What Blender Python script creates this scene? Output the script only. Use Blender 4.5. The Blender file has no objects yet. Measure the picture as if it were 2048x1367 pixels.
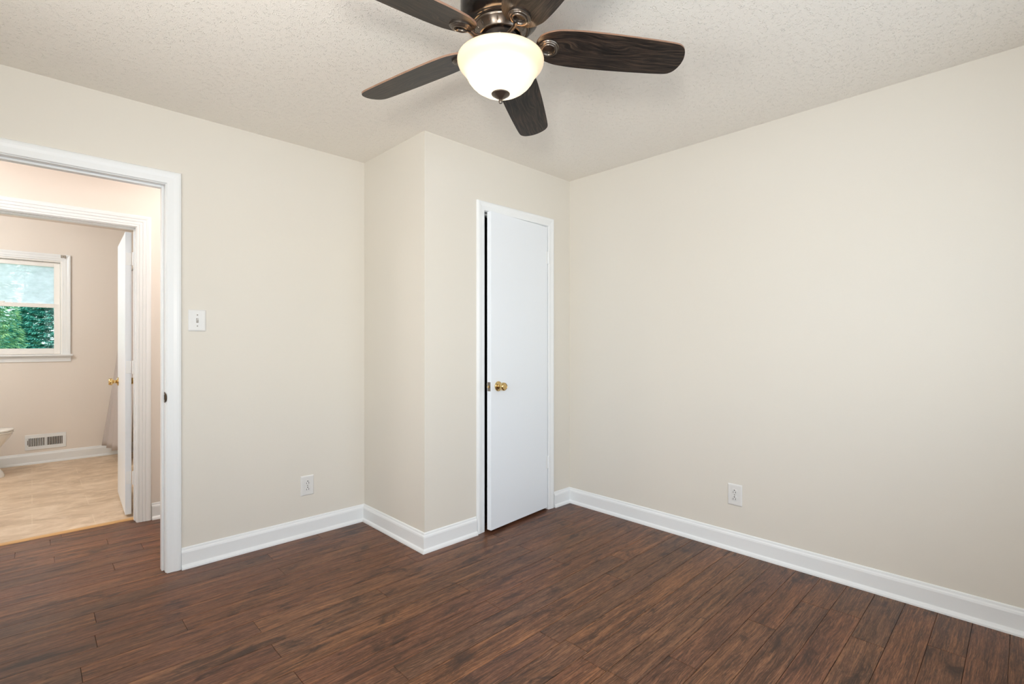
import bpy, bmesh, math, random
from math import sin, cos, pi, radians, sqrt, atan2
from mathutils import Vector, Matrix
C = bpy.context.scene.collection
sc = bpy.context.scene
random.seed(7)

# ------------------------------------------------------------------ camera
TH = radians(45.952)
cam_d = bpy.data.cameras.new('camera'); cam = bpy.data.objects.new('camera', cam_d); C.objects.link(cam)
cam.location = (0, 0, 1.21); cam.rotation_euler = (pi/2, 0, TH - pi/2)
cam_d.sensor_width = 36; cam_d.lens = 36*992.45/2048; cam_d.shift_y = 0.0007
cam_d.clip_start = 0.02; cam_d.clip_end = 200
sc.camera = cam

# ------------------------------------------------------------------ exposure, world, lights
sc.view_settings.view_transform = 'Standard'; sc.view_settings.look = 'None'
sc.view_settings.gamma = 1; sc.view_settings.use_curve_mapping = False
sc.view_settings.exposure = -0.50
sc.cycles.use_denoising = True
sc.cycles.max_bounces = 10; sc.cycles.diffuse_bounces = 7
sc.cycles.sample_clamp_indirect = 6

world = bpy.data.worlds.new('sky'); sc.world = world; world.use_nodes = True
wn = world.node_tree.nodes; wl = world.node_tree.links; wn.clear()
def wnode(t, **k):
    n = wn.new(t)
    for a, b in k.items(): setattr(n, a, b)
    return n
sky = wnode('ShaderNodeTexSky', sky_type='NISHITA', sun_disc=False)
sky.sun_elevation = radians(48); sky.sun_rotation = radians(200)
tc = wnode('ShaderNodeTexCoord'); cl = wnode('ShaderNodeTexNoise'); cl.inputs['Scale'].default_value = 9; cl.inputs['Detail'].default_value = 6
cr = wnode('ShaderNodeValToRGB'); cr.color_ramp.elements[0].position = .36; cr.color_ramp.elements[1].position = .56
mixw = wnode('ShaderNodeMix', data_type='RGBA'); mixw.inputs[7].default_value = (6.5, 6.7, 7.0, 1)
bg = wnode('ShaderNodeBackground'); bg.inputs['Strength'].default_value = 0.52
wo = wnode('ShaderNodeOutputWorld')
wl.new(tc.outputs['Generated'], cl.inputs['Vector']); wl.new(cl.outputs['Fac'], cr.inputs['Fac'])
wl.new(cr.outputs['Color'], mixw.inputs[0]); wl.new(sky.outputs[0], mixw.inputs[6])
wl.new(mixw.outputs[2], bg.inputs['Color']); wl.new(bg.outputs[0], wo.inputs[0])

def light(name, kind, loc, energy, color, size=.1, size_y=None, aim=None, spread=None):
    d = bpy.data.lights.new(name, kind); o = bpy.data.objects.new(name, d); C.objects.link(o)
    o.location = loc; d.energy = energy; d.color = color
    if kind == 'AREA':
        d.size = size
        if size_y: d.shape = 'RECTANGLE'; d.size_y = size_y
        if spread: d.spread = spread
    elif kind != 'SUN': d.shadow_soft_size = size
    if aim is not None:
        v = Vector(aim) - Vector(loc); o.rotation_euler = v.to_track_quat('-Z', 'Y').to_euler()
    return o
# daylight falling in through the two windows behind the camera
light('daylight_back_window', 'AREA', (1.25, -1.0, 1.45), 42, (.70, .85, 1), 2.2, 1.25, (1.25, 3, .7))
light('daylight_side_window', 'AREA', (-1.22, 1.0, 1.45), 35, (.90, .95, 1), 1.9, 1.25, (3, 1.0, .9))
# photographer's flash, soft and weak beside the camera; the other is added fill
light('camera_flash', 'AREA', (-.62, -.30, 1.42), 27, (1, .96, .91), .24, .24, (1.5, 1.6, 2.1), spread=radians(120))
light('ceiling_fill', 'AREA', (-.45, .85, 1.50), 29, (1, .965, .91), .30, .30, (-.45, .85, 2.4))  # unseen fill aimed upward, added to brighten the ceiling
# hall and bathroom ceiling lamps, one hall lamp added (all above or beside the frame)
light('hall_lamp_and_fill', 'POINT', (-1.05, 3.70, 2.2), 27, (1, .96, .98), .10)
light('hall_lamp_and_fill', 'POINT', (1.25, 3.70, 2.2), 23, (1, .97, 1), .10)  # second lamp, out of view, added to light the hall evenly
light('bathroom_lamp', 'POINT', (-.75, 5.35, 2.25), 66, (.95, .98, 1.0), .1)

# ------------------------------------------------------------------ materials
def srgb(r, g, b):
    f = lambda c: (c/255/12.92 if c/255 <= .04045 else ((c/255+.055)/1.055)**2.4)
    return (f(r), f(g), f(b), 1)
class MT:
    def __init__(s, name, col, rough=.5, metal=0., spec=.5):
        s.m = bpy.data.materials.new(name); s.m.use_nodes = True
        s.n = s.m.node_tree.nodes; s.l = s.m.node_tree.links
        s.b = s.n['Principled BSDF']
        s.b.inputs['Base Color'].default_value = col; s.b.inputs['Roughness'].default_value = rough
        s.b.inputs['Metallic'].default_value = metal; s.b.inputs['Specular IOR Level'].default_value = spec
        s.tc = s.n.new('ShaderNodeTexCoord')
    def node(s, t, **k):
        n = s.n.new(t)
        for a, b in k.items(): setattr(n, a, b)
        return n
    def mapping(s, scale=(1, 1, 1), src=None):
        m = s.node('ShaderNodeMapping'); m.inputs['Scale'].default_value = scale
        s.l.new(src or s.tc.outputs['Object'], m.inputs['Vector']); return m.outputs[0]
    def noise(s, vec, scale, detail=3, rough=.5, dist=0):
        n = s.node('ShaderNodeTexNoise'); n.inputs['Scale'].default_value = scale; n.inputs['Detail'].default_value = detail
        n.inputs['Roughness'].default_value = rough; n.inputs['Distortion'].default_value = dist
        s.l.new(vec, n.inputs['Vector']); return n.outputs['Fac']
    def ramp(s, fac, stops):
        r = s.node('ShaderNodeValToRGB'); e = r.color_ramp.elements
        while len(e) < len(stops): e.new(.5)
        for i, (p, c) in enumerate(stops):
            e[i].position = p; e[i].color = c if len(c) == 4 else (*c, 1)
        s.l.new(fac, r.inputs[0]); return r.outputs['Color']
    def mix(s, fac, a, b, mode='MIX'):
        m = s.node('ShaderNodeMix', data_type='RGBA', blend_type=mode)
        for i, v in ((0, fac), (6, a), (7, b)):
            if hasattr(v, 'links'): s.l.new(v, m.inputs[i])
            else: m.inputs[i].default_value = v
        return m.outputs[2]
    def math(s, op, a, b=0.):
        m = s.node('ShaderNodeMath', operation=op)
        for i, v in enumerate((a, b)):
            if hasattr(v, 'links'): s.l.new(v, m.inputs[i])
            else: m.inputs[i].default_value = v
        return m.outputs[0]
    def bump(s, h, strength=.2, dist=.01):
        b = s.node('ShaderNodeBump'); b.inputs['Strength'].default_value = strength; b.inputs['Distance'].default_value = dist
        s.l.new(h, b.inputs['Height']); s.l.new(b.outputs[0], s.b.inputs['Normal'])
    def color(s, c): s.l.new(c, s.b.inputs['Base Color'])
    def rough(s, r): s.l.new(r, s.b.inputs['Roughness'])
def paint(name, rgb, rough, bump=.05, scale=260, vary=.02, spec=.4):
    t = MT(name, srgb(*rgb), rough, 0, spec); v = t.mapping()
    c = srgb(*rgb); c2 = tuple(x*(1-vary) for x in c[:3])+(1,)
    t.color(t.mix(t.noise(v, 1.3, 3), c, c2))
    t.bump(t.noise(v, scale, 2), bump, .002); return t.m
WALL = paint('wall_paint', (220, 215.7, 206), .55, .08, 190)
WALLW = paint('bathroom_wall_paint', (231, 223, 214), .6, .06, 190)
TRIM = paint('trim_paint', (233, 236, 237), .32, .02, 60, .01)
DOORM = paint('door_paint', (233, 239, 245), .35, .02, 40, .01)
PLATE = paint('plate_plastic', (221, 221, 219), .3, 0, 50, .01)
PORC = paint('porcelain', (238, 236, 230), .08, 0, 5, .01, .6)
DARK = paint('slot_dark', (18, 17, 16), .7, 0, 5)
SLOT = paint('screw_metal', (150, 146, 138), .4, 0, 5)
DUCT = paint('vent_shadow_duct', (70, 55, 42), .7, 0, 5)
CLOSET_SHADE = paint('closet_painted_shade', (30, 28, 26), .9, 0, 5)  # near black puts the closet's shade into the wall colour
VINYL = paint('window_vinyl', (240, 238, 234), .35, .01, 60, .01)
CURT = paint('curtain_fabric', (186, 178, 174), .85, .25, 700)

def ceiling_mat():
    t = MT('textured_ceiling', srgb(240, 236, 228), .8, 0, .25); v = t.mapping()
    vo = t.node('ShaderNodeTexVoronoi', feature='SMOOTH_F1'); vo.inputs['Scale'].default_value = 150; vo.inputs['Smoothness'].default_value = .35
    vv = t.node('ShaderNodeVectorMath', operation='ADD')
    nz = t.node('ShaderNodeTexNoise'); nz.inputs['Scale'].default_value = 60; t.l.new(v, nz.inputs['Vector'])
    sc_ = t.node('ShaderNodeVectorMath', operation='SCALE'); sc_.inputs['Scale'].default_value = .02
    t.l.new(nz.outputs['Color'], sc_.inputs[0]); t.l.new(v, vv.inputs[0]); t.l.new(sc_.outputs[0], vv.inputs[1]); t.l.new(vv.outputs[0], vo.inputs['Vector'])
    blob = t.ramp(vo.outputs['Distance'], [(.05, (1, 1, 1)), (.48, (0, 0, 0))])
    mask = t.ramp(t.noise(v, 48, 3, .6), [(.46, (0, 0, 0)), (.58, (1, 1, 1))])
    fine = t.noise(v, 260, 3)
    h = t.math('ADD', t.math('MULTIPLY', blob, mask), t.math('MULTIPLY', fine, .5))
    t.bump(h, .85, .0030); return t.m
CEIL = ceiling_mat()

def plank_mat():
    t = MT('dark_laminate_planks', srgb(90, 60, 45), .33, 0, .30)
    geo = t.node('ShaderNodeNewGeometry'); rnd = geo.outputs['Random Per Island']
    off = t.node('ShaderNodeVectorMath', operation='ADD'); cmb = t.node('ShaderNodeCombineXYZ')
    t.l.new(t.math('MULTIPLY', rnd, 37.3), cmb.inputs[0]); t.l.new(t.math('MULTIPLY', rnd, 91.7), cmb.inputs[1]); t.l.new(t.math('MULTIPLY', rnd, 17.), cmb.inputs[2])
    t.l.new(t.tc.outputs['Object'], off.inputs[0]); t.l.new(cmb.outputs[0], off.inputs[1]); o = off.outputs[0]
    flow = t.noise(t.mapping((2.2, 7, 1), o), 1.0, 3, .55, .4)                 # long lazy figure
    # warp the across-grain coordinate by the figure, so fine lines swirl round the knots
    sep = t.node('ShaderNodeSeparateXYZ'); t.l.new(o, sep.inputs[0])
    warp = t.math('ADD', sep.outputs[1], t.math('MULTIPLY', flow, .04))
    c2 = t.node('ShaderNodeCombineXYZ'); t.l.new(sep.outputs[0], c2.inputs[0]); t.l.new(warp, c2.inputs[1]); t.l.new(sep.outputs[2], c2.inputs[2]); w = c2.outputs[0]
    fine = t.noise(t.mapping((8, 210, 1), w), 1.0, 6, .72, .1)
    mid = t.noise(t.mapping((2.2, 42, 1), w), 1.0, 6, .68, .25)
    blot = t.noise(t.mapping((4.2, 13, 1), w), 1.0, 6, .68, .7)
    speck = t.noise(t.mapping((38, 420, 1), w), 1.0, 3, .6)
    hue = t.noise(t.mapping((1.6, 5, 1), o), 1.0, 3, .5, .4)
    base = t.ramp(mid, [(.30, srgb(56, 36, 25)), (.44, srgb(86, 57, 39)), (.56, srgb(110, 75, 52)), (.70, srgb(142, 101, 70))])
    base = t.mix(t.ramp(hue, [(.38, (0, 0, 0)), (.62, (.55, .55, .55))]), base, t.mix(.5, base, srgb(104, 72, 62)))
    base = t.mix(t.ramp(fine, [(.36, (.9, .9, .9)), (.50, (0, 0, 0))]), base, srgb(48, 31, 22))
    base = t.mix(t.ramp(fine, [(.53, (0, 0, 0)), (.68, (.7, .7, .7))]), base, srgb(156, 114, 82))
    base = t.mix(t.ramp(speck, [(.56, (0, 0, 0)), (.72, (.5, .5, .5))]), base, srgb(158, 124, 98))
    base = t.mix(t.ramp(speck, [(.30, (.5, .5, .5)), (.44, (0, 0, 0))]), base, srgb(42, 28, 21))
    base = t.mix(t.ramp(blot, [(.54, (0, 0, 0)), (.66, (.85, .85, .85))]), base, srgb(44, 30, 25))
    tint = t.ramp(rnd, [(0, (.84, .82, .82)), (.25, (1.12, 1.0, .90)), (.45, (.98, .86, .86)), (.65, (.92, .92, .93)), (.85, (1.10, 1.04, .96)), (1, (1.20, 1.08, .94))])
    t.color(t.mix(1., base, tint, 'MULTIPLY'))
    t.rough(t.math('ADD', t.math('MULTIPLY', fine, .18), .27))
    t.bump(t.math('ADD', fine, t.math('MULTIPLY', mid, .7)), .20, .0012)
    return t.m
PLANK = plank_mat()

def tile_mat():
    t = MT('beige_vinyl_tiles', srgb(205, 180, 152), .42, 0, .4); v = t.mapping()
    br = t.node('ShaderNodeTexBrick'); br.offset = .5; br.inputs['Scale'].default_value = 1
    br.inputs['Brick Width'].default_value = .61; br.inputs['Row Height'].default_value = .305; br.inputs['Mortar Size'].default_value = .0035
    br.inputs['Mortar Smooth'].default_value = .3; t.l.new(v, br.inputs['Vector'])
    n1 = t.noise(t.mapping((2.6, 4.2, 1)), 1.2, 7, .66, .8)
    n2 = t.noise(t.mapping((6, 11, 1)), 1.5, 6, .66, .6)
    base = t.ramp(n1, [(.3, srgb(176, 150, 122)), (.5, srgb(202, 178, 150)), (.7, srgb(224, 203, 178))])
    base = t.mix(t.ramp(n2, [(.5, (0, 0, 0)), (.72, (.6, .6, .6))]), base, srgb(232, 214, 192))
    t.color(t.mix(t.math('MULTIPLY', br.outputs['Fac'], .35), base, srgb(226, 208, 184)))
    t.bump(n2, .08, .001); return t.m
TILE = tile_mat()

def blade_mat():
    t = MT('espresso_blade_veneer', srgb(44, 35, 30), .38, 0, .36)
    w = t.noise(t.mapping((2.5, 9, 1)), 1, 2, .5, .3)
    sep = t.node('ShaderNodeSeparateXYZ'); t.l.new(t.tc.outputs['Object'], sep.inputs[0])
    c2 = t.node('ShaderNodeCombineXYZ'); t.l.new(sep.outputs[0], c2.inputs[0]); t.l.new(t.math('ADD', sep.outputs[1], t.math('MULTIPLY', w, .12)), c2.inputs[1])
    g = t.noise(t.mapping((7, 170, 1), c2.outputs[0]), 1, 5, .7)
    t.color(t.ramp(g, [(.40, srgb(10, 8, 7)), (.5, srgb(34, 28, 24)), (.64, srgb(72, 57, 47))]))
    t.bump(g, .3, .0008); return t.m
BLADE = blade_mat()
def simple_noise(name, a, b, scale, rough, metal=0., sp=.5, bump=0., stretch=(1, 1, 1)):
    t = MT(name, srgb(*a), rough, metal, sp); n = t.noise(t.mapping(stretch), scale, 4)
    t.color(t.mix(n, srgb(*a), srgb(*b)))
    if bump: t.bump(n, bump, .002)
    return t.m
BEDGE = simple_noise('blade_wood_edge', (150, 118, 98), (118, 90, 72), 40, .45)
BRONZE = simple_noise('brushed_bronze', (112, 103, 94), (84, 76, 69), 30, .27, .85)
BRONZE_D = simple_noise('dark_bronze', (46, 43, 41), (34, 31, 30), 20, .2, .7)
BRASS = simple_noise('polished_brass', (222, 196, 142), (208, 178, 120), 12, .16, 1.)
ABRASS = simple_noise('aged_brass', (112, 92, 70), (66, 54, 42), 120, .3, .9)
STEEL = simple_noise('latch_steel', (150, 142, 132), (120, 112, 104), 60, .3, .9)
CHROME = simple_noise('chrome', (200, 198, 194), (180, 178, 174), 10, .12, 1.)
OAK = simple_noise('oak_threshold', (206, 166, 112), (184, 140, 88), 6, .4, 0, .5, .1, (2, 40, 1))
BARK = simple_noise('tree_bark', (84, 66, 52), (50, 38, 30), 8, .9, 0, .3, .5)

def glass_bowl_mat():
    m = bpy.data.materials.new('alabaster_glass'); m.use_nodes = True; n = m.node_tree.nodes; l = m.node_tree.links; n.clear()
    out = n.new('ShaderNodeOutputMaterial'); tr = n.new('ShaderNodeBsdfTranslucent'); tr.inputs['Color'].default_value = (1, .90, .74, 1)
    p = n.new('ShaderNodeBsdfPrincipled'); p.inputs['Base Color'].default_value = srgb(226, 196, 158); p.inputs['Roughness'].default_value = .25
    p.inputs['Emission Color'].default_value = (1, .80, .52, 1); p.inputs['Emission Strength'].default_value = .04
    tc = n.new('ShaderNodeTexCoord'); nz = n.new('ShaderNodeTexNoise'); nz.inputs['Scale'].default_value = 9; nz.inputs['Detail'].default_value = 4
    rp = n.new('ShaderNodeValToRGB'); rp.color_ramp.elements[0].color = (1, .93, .84, 1); rp.color_ramp.elements[1].color = (1, .98, .94, 1)
    l.new(tc.outputs['Object'], nz.inputs['Vector']); l.new(nz.outputs['Fac'], rp.inputs[0]); l.new(rp.outputs[0], tr.inputs['Color'])
    mx = n.new('ShaderNodeMixShader'); mx.inputs[0].default_value = .988
    l.new(tr.outputs[0], mx.inputs[1]); l.new(p.outputs[0], mx.inputs[2]); l.new(mx.outputs[0], out.inputs[0]); return m
BOWL = glass_bowl_mat()

def pane_mat(name, haze, tint=(.90, 1, .985, 1)):
    m = bpy.data.materials.new(name); m.use_nodes = True; n = m.node_tree.nodes; l = m.node_tree.links; n.clear()
    out = n.new('ShaderNodeOutputMaterial'); tr = n.new('ShaderNodeBsdfTransparent'); tr.inputs['Color'].default_value = tint
    gl = n.new('ShaderNodeBsdfGlossy'); gl.inputs['Roughness'].default_value = .02
    fr = n.new('ShaderNodeFresnel'); fr.inputs['IOR'].default_value = 1.18
    mx = n.new('ShaderNodeMixShader'); l.new(fr.outputs[0], mx.inputs[0]); l.new(tr.outputs[0], mx.inputs[1]); l.new(gl.outputs[0], mx.inputs[2])
    res = mx.outputs[0]
    if haze:
        tl = n.new('ShaderNodeBsdfTranslucent'); tl.inputs['Color'].default_value = (.93, .97, 1, 1)
        tc = n.new('ShaderNodeTexCoord'); nz = n.new('ShaderNodeTexNoise'); nz.inputs['Scale'].default_value = 7; nz.inputs['Detail'].default_value = 6; nz.inputs['Roughness'].default_value = .7
        mp = n.new('ShaderNodeMapping'); mp.inputs['Scale'].default_value = (1, 1, 1.8)
        l.new(tc.outputs['Object'], mp.inputs[0]); l.new(mp.outputs[0], nz.inputs['Vector'])
        rp = n.new('ShaderNodeValToRGB'); rp.color_ramp.elements[0].position = .35; rp.color_ramp.elements[1].position = .65
        rp.color_ramp.elements[0].color = (haze*.6,)*3+(1,); rp.color_ramp.elements[1].color = (haze,)*3+(1,)
        l.new(nz.outputs['Fac'], rp.inputs[0])
        m2 = n.new('ShaderNodeMixShader'); l.new(rp.outputs[0], m2.inputs[0]); l.new(res, m2.inputs[1]); l.new(tl.outputs[0], m2.inputs[2]); res = m2.outputs[0]
    l.new(res, out.inputs[0]); return m
PANE = pane_mat('window_glass', 0); PANEH = pane_mat('hazy_window_glass', .70, (.97, 1, 1, 1)); PANEC = pane_mat('clear_window_glass', 0, (1, 1, 1, 1))
def leaf_mat(name, a, b, c):
    t = MT(name, srgb(*a), .6, 0, .3); g = t.node('ShaderNodeNewGeometry')
    t.color(t.ramp(g.outputs['Random Per Island'], [(0, srgb(*a)), (.6, srgb(*b)), (1, srgb(*c))])); return t.m
LEAF_T = leaf_mat('teal_conifer_needles', (24, 112, 102), (86, 186, 166), (158, 228, 204))
LEAF_G = leaf_mat('sunlit_conifer_needles', (96, 158, 132), (158, 208, 172), (218, 238, 172))  # lighter greens put sunlight into the needle colour
LEAF_P = leaf_mat('hazed_far_leaves', (176, 212, 196), (208, 230, 220), (235, 244, 240))  # distance haze is put into the pale leaf colour
GRASS = simple_noise('lawn', (70, 110, 60), (100, 140, 80), 4, .9, 0, .2, .3)

# ------------------------------------------------------------------ mesh helpers
def obj(name, bm, mats, parent=None, loc=None, smooth=False, keep=False):
    me = bpy.data.meshes.new(name)
    if not keep: bmesh.ops.recalc_face_normals(bm, faces=bm.faces[:])
    if smooth:
        for f in bm.faces: f.smooth = True
    bm.to_mesh(me); bm.free()
    for m in (mats if isinstance(mats, (list, tuple)) else [mats]): me.materials.append(m)
    o = bpy.data.objects.new(name, me); C.objects.link(o)
    if loc is not None: o.location = loc
    if parent is not None: o.parent = parent
    if smooth:
        try: me.set_sharp_from_angle(angle=radians(38))
        except Exception: pass
    return o
def box(bm, x0, x1, y0, y1, z0, z1, bev=0, seg=2, mi=0):
    r = bmesh.ops.create_cube(bm, size=1, matrix=Matrix.Translation(((x0+x1)/2, (y0+y1)/2, (z0+z1)/2)) @ Matrix.Diagonal((x1-x0, y1-y0, z1-z0, 1)))
    fs = {f for v in r['verts'] for f in v.link_faces}
    for f in fs: f.material_index = mi
    if bev:
        es = list({e for v in r['verts'] for e in v.link_edges})
        bmesh.ops.bevel(bm, geom=es, offset=bev, segments=seg, profile=.5, affect='EDGES')
def lathe(bm, prof, seg=64, M=Matrix(), mi=0, cap=False):
    rings = []
    for r, z in prof:
        if r < 1e-6: rings.append([bm.verts.new(M @ Vector((0, 0, z)))])
        else: rings.append([bm.verts.new(M @ Vector((r*cos(2*pi*i/seg), r*sin(2*pi*i/seg), z))) for i in range(seg)])
    for a, b in zip(rings, rings[1:]):
        if len(a) == 1 and len(b) == 1: continue
        for i in range(seg):
            j = (i+1) % seg
            if len(a) == 1: f = bm.faces.new((a[0], b[i], b[j]))
            elif len(b) == 1: f = bm.faces.new((a[i], b[0], a[j]))
            else: f = bm.faces.new((a[i], b[i], b[j], a[j]))
            f.material_index = mi
def sweep(bm, path, prof, mp, seg_ids=None, closed_prof=True):
    """profile (d, h) carried along a 2-D path, offset d to the left, mitred corners; mp(s, t, h) -> 3-D"""
    n = len(path); P = [Vector(p) for p in path]; ms = []
    for i in range(n):
        ns = []
        for a, b in ((i-1, i), (i, i+1)):
            if a >= 0 and b < n:
                d = (P[b]-P[a]).normalized(); ns.append(Vector((-d.y, d.x)))
        ms.append(ns[0] if len(ns) == 1 else (ns[0]+ns[1])/(1+ns[0].dot(ns[1])))
    for i in (seg_ids if seg_ids is not None else range(n-1)):
        R = []
        for k in (i, i+1):
            R.append([bm.verts.new(mp(*(P[k]+ms[k]*d), h)) for d, h in prof])
        m = len(prof)
        for j in range(m):
            q = (j+1) % m
            bm.faces.new((R[0][j], R[0][q], R[1][q], R[1][j]))
        bm.faces.new(R[0]); bm.faces.new(R[1][::-1])
def tube(bm, pts, rad, seg=12, mi=0):
    pts = [Vector(p) for p in pts]; rings = []
    for i, p in enumerate(pts):
        t = (pts[min(i+1, len(pts)-1)]-pts[max(i-1, 0)]).normalized()
        u = t.orthogonal().normalized() if i == 0 else (u - t*u.dot(t)).normalized()
        w = t.cross(u); r = rad[i] if isinstance(rad, (list, tuple)) else rad
        rx, ry = r if isinstance(r, tuple) else (r, r)
        rings.append([bm.verts.new(p + u*rx*cos(2*pi*k/seg) + w*ry*sin(2*pi*k/seg)) for k in range(seg)])
    for a, b in zip(rings, rings[1:]):
        for k in range(seg): bm.faces.new((a[k], a[(k+1) % seg], b[(k+1) % seg], b[k]))
    bm.faces.new(rings[0][::-1]); bm.faces.new(rings[-1])
def thing(name, label, cat, loc=(0, 0, 0), rotz=0, group=None):
    o = bpy.data.objects.new(name, None); C.objects.link(o); o.location = loc; o.rotation_euler = (0, 0, rotz)
    o.empty_display_size = .05; o['label'] = label; o['category'] = cat
    if group: o['group'] = group
    return o
def struct(o, label=None, cat=None):
    o['kind'] = 'structure'
    if label: o['label'] = label
    if cat: o['category'] = cat
    return o
BM = bmesh.new

# ------------------------------------------------------------------ dimensions
YA, YC, XR, ZC = 3.14, 2.415, 2.945, 2.437     # door wall, closet front, right wall, ceiling
XC = 1.632                                     # closet side wall
XL, YB0 = -.95, -.72                           # walls behind the camera
YH0, YH1 = YA+.115, 4.16                       # hall
YT0, YT1 = 4.28, 6.88                          # bathroom
T = .115

# ------------------------------------------------------------------ floors
PITCH = .1145; Y0 = 3.02
known = {8: [.69, 2.09], 6: [.69], 0: [.968], 2: [.95], 1: [.20], 3: [.187], 5: [.13], 4: [.472, 1.9], 9: [1.534], 10: [2.093],
         11: [1.53], 14: [1.53], 13: [2.165], 16: [1.52], 18: [1.771], 21: [2.613], 19: [2.255], 24: [2.58], 22: [2.43],
         -10: [.079], -9: [-.07], -8: [.33], -7: [.09], -6: [.472]}
bm = BM()
X0f, X1f = XL-.05, XR+.03
rf = random.Random(3)
for k in range(-11, 33):
    yt = Y0 - PITCH*k; yb = yt - PITCH
    if yt > 4.262: yt = 4.262
    if yb > 4.26: continue
    js = list(known.get(k, []))
    L = 1.40
    if not js: js = [rf.uniform(-.2, 1.2)]
    lo = min(js)
    while lo - L > X0f: lo -= L; js.append(lo)
    hi = max(js)
    while hi + L < X1f: hi += L; js.append(hi)
    xs = [X0f] + sorted(j for j in js if X0f+.05 < j < X1f-.05) + [X1f]
    g = .0007
    for a, b in zip(xs, xs[1:]):
        z, c = 0, .0007
        v = [bm.verts.new(p) for p in ((a+g, yb+g, -.008), (b-g, yb+g, -.008), (b-g, yt-g, -.008), (a+g, yt-g, -.008),
             (a+g, yb+g, z-c), (b-g, yb+g, z-c), (b-g, yt-g, z-c), (a+g, yt-g, z-c),
             (a+g+c, yb+g+c, z), (b-g-c, yb+g+c, z), (b-g-c, yt-g-c, z), (a+g+c, yt-g-c, z))]
        for i in range(4):
            j = (i+1) % 4
            bm.faces.new((v[i], v[j], v[j+4], v[i+4])); bm.faces.new((v[i+4], v[j+4], v[j+8], v[i+8]))
        bm.faces.new((v[8], v[9], v[10], v[11])); bm.faces.new((v[3], v[2], v[1], v[0]))
box(bm, X0f, X1f, Y0-PITCH*33, 4.262, -.06, -.008)
struct(obj('floor', bm, PLANK), 'dark brown wood laminate plank floor of the bedroom and hall', 'floor')
bm = BM(); box(bm, -1.3, 1.75, 4.262, YT1+.02, -.06, .002)
struct(obj('floor', bm, TILE), 'beige stone look tile floor of the bathroom', 'floor')
bm = BM(); sweep(bm, [(-.3, 4.262), (.52, 4.262)], [(-.022, 0), (-.018, .006), (-.006, .010), (.006, .010), (.018, .007), (.022, .002)], lambda s, t, h: Vector((s, t, h)))
struct(obj('trim_1', bm, OAK), 'thin honey oak threshold strip between dark planks and beige tiles', 'threshold')

# ------------------------------------------------------------------ walls and ceiling
def wall_y(name, x0, x1, ya, yb, openings, mat=WALL, z1=ZC, label=None):
    """wall lying along x between depths ya..yb; openings (xa, xb, za, zb)"""
    bm = BM(); xs = x0
    for xa, xb, za, zb in sorted(openings):
        box(bm, xs, xa, ya, yb, -.05, z1)
        if za > -.04: box(bm, xa, xb, ya, yb, -.05, za)
        box(bm, xa, xb, ya, yb, zb, z1); xs = xb
    box(bm, xs, x1, ya, yb, -.05, z1)
    return struct(obj(name, bm, mat), label, 'wall')
def wall_x(name, xa, xb, y0, y1, openings=(), mat=WALL, z1=ZC, label=None):
    bm = BM(); ys = y0
    for a, b, za, zb in sorted(openings):
        box(bm, xa, xb, ys, a, -.05, z1)
        if za > -.04: box(bm, xa, xb, a, b, -.05, za)
        box(bm, xa, xb, a, b, zb, z1); ys = b
    box(bm, xa, xb, ys, y1, -.05, z1)
    return struct(obj(name, bm, mat), label, 'wall')
DX0, DX1, DZ = -.262, .504, 2.042            # bedroom door opening (clear, inside the jambs)
HX0, HX1, HZ = -.262, .503, 1.985            # bathroom door opening
CX0, CX1, CZ = 2.086, 2.690, 2.052           # closet door opening
J = .019
wall_y('wall_door_side', XL-T, XC+.1, YA, YA+T, [(DX0-J, DX1+J, -.05, DZ+J)], label='cream wall with the open bedroom doorway and light switch')
wall_x('wall_closet_side', XC, XC+.1, YC, YA, label='narrow beige side wall of the closet')
wall_y('wall_closet_front', XC+.1, XR, YC, YC+.1, [(CX0-J, CX1+J, -.05, CZ+J)], label='cream front wall of the closet around the white door')
wall_x('wall_right', XR, XR+T, YB0-T, YC+.1, label='long plain cream wall on the right')
wall_y('wall_back', XL-T, XR, YB0-T, YB0, [(.15, 2.35, .9, 2.1)], label='cream wall with a window, behind the camera')
wall_x('wall_left', XL-T, XL, YB0, YA, [(.05, 1.95, .9, 2.1)], label='cream wall with a window, beside the camera')
# closet interior
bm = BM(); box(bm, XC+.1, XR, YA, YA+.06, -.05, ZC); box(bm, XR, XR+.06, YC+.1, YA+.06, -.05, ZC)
struct(obj('wall_closet_inside', bm, CLOSET_SHADE), 'inside walls of the closet, painted near black for shade', 'wall')
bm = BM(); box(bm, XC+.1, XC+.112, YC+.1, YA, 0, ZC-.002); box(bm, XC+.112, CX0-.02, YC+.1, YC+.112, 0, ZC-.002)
struct(obj('wall_closet_shade', bm, CLOSET_SHADE), 'thin sheets inside the closet, painted near black for shade', 'wall')
# hall and bathroom
wall_y('wall_hall', -1.6, 2.0, YH1, YT0, [(HX0-J, HX1+J, -.05, HZ+J)], WALLW, label='peach lit hall wall around the bathroom doorway')
wall_x('wall_hall_end', -1.65, -1.6, YH0, YH1, mat=WALLW, label='end wall of the hall, left'); wall_x('wall_hall_end', 2.0, 2.05, YH0, YH1, mat=WALLW, label='end wall of the hall, right')
bm = BM(); box(bm, -1.6, 2.0, YH0-.001, YH0+.006, 0, 0.001)
bm.free()
WX0, WX1, WZ0, WZ1 = -.665, .222, 1.092, 2.045   # bathroom window opening
wall_y('wall_bathroom', -1.3, 1.75, YT1, YT1+.14, [(WX0, WX1, WZ0, WZ1)], WALLW, label='peach bathroom wall with the double hung window')
wall_x('wall_bathroom_left', -1.36, -1.3, YT0, YT1+.14, mat=WALLW, label='left wall of the bathroom'); wall_x('wall_bathroom_right', 1.75, 1.81, YT0, YT1+.14, mat=WALLW, label='right wall of the bathroom beside the tub')
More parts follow.
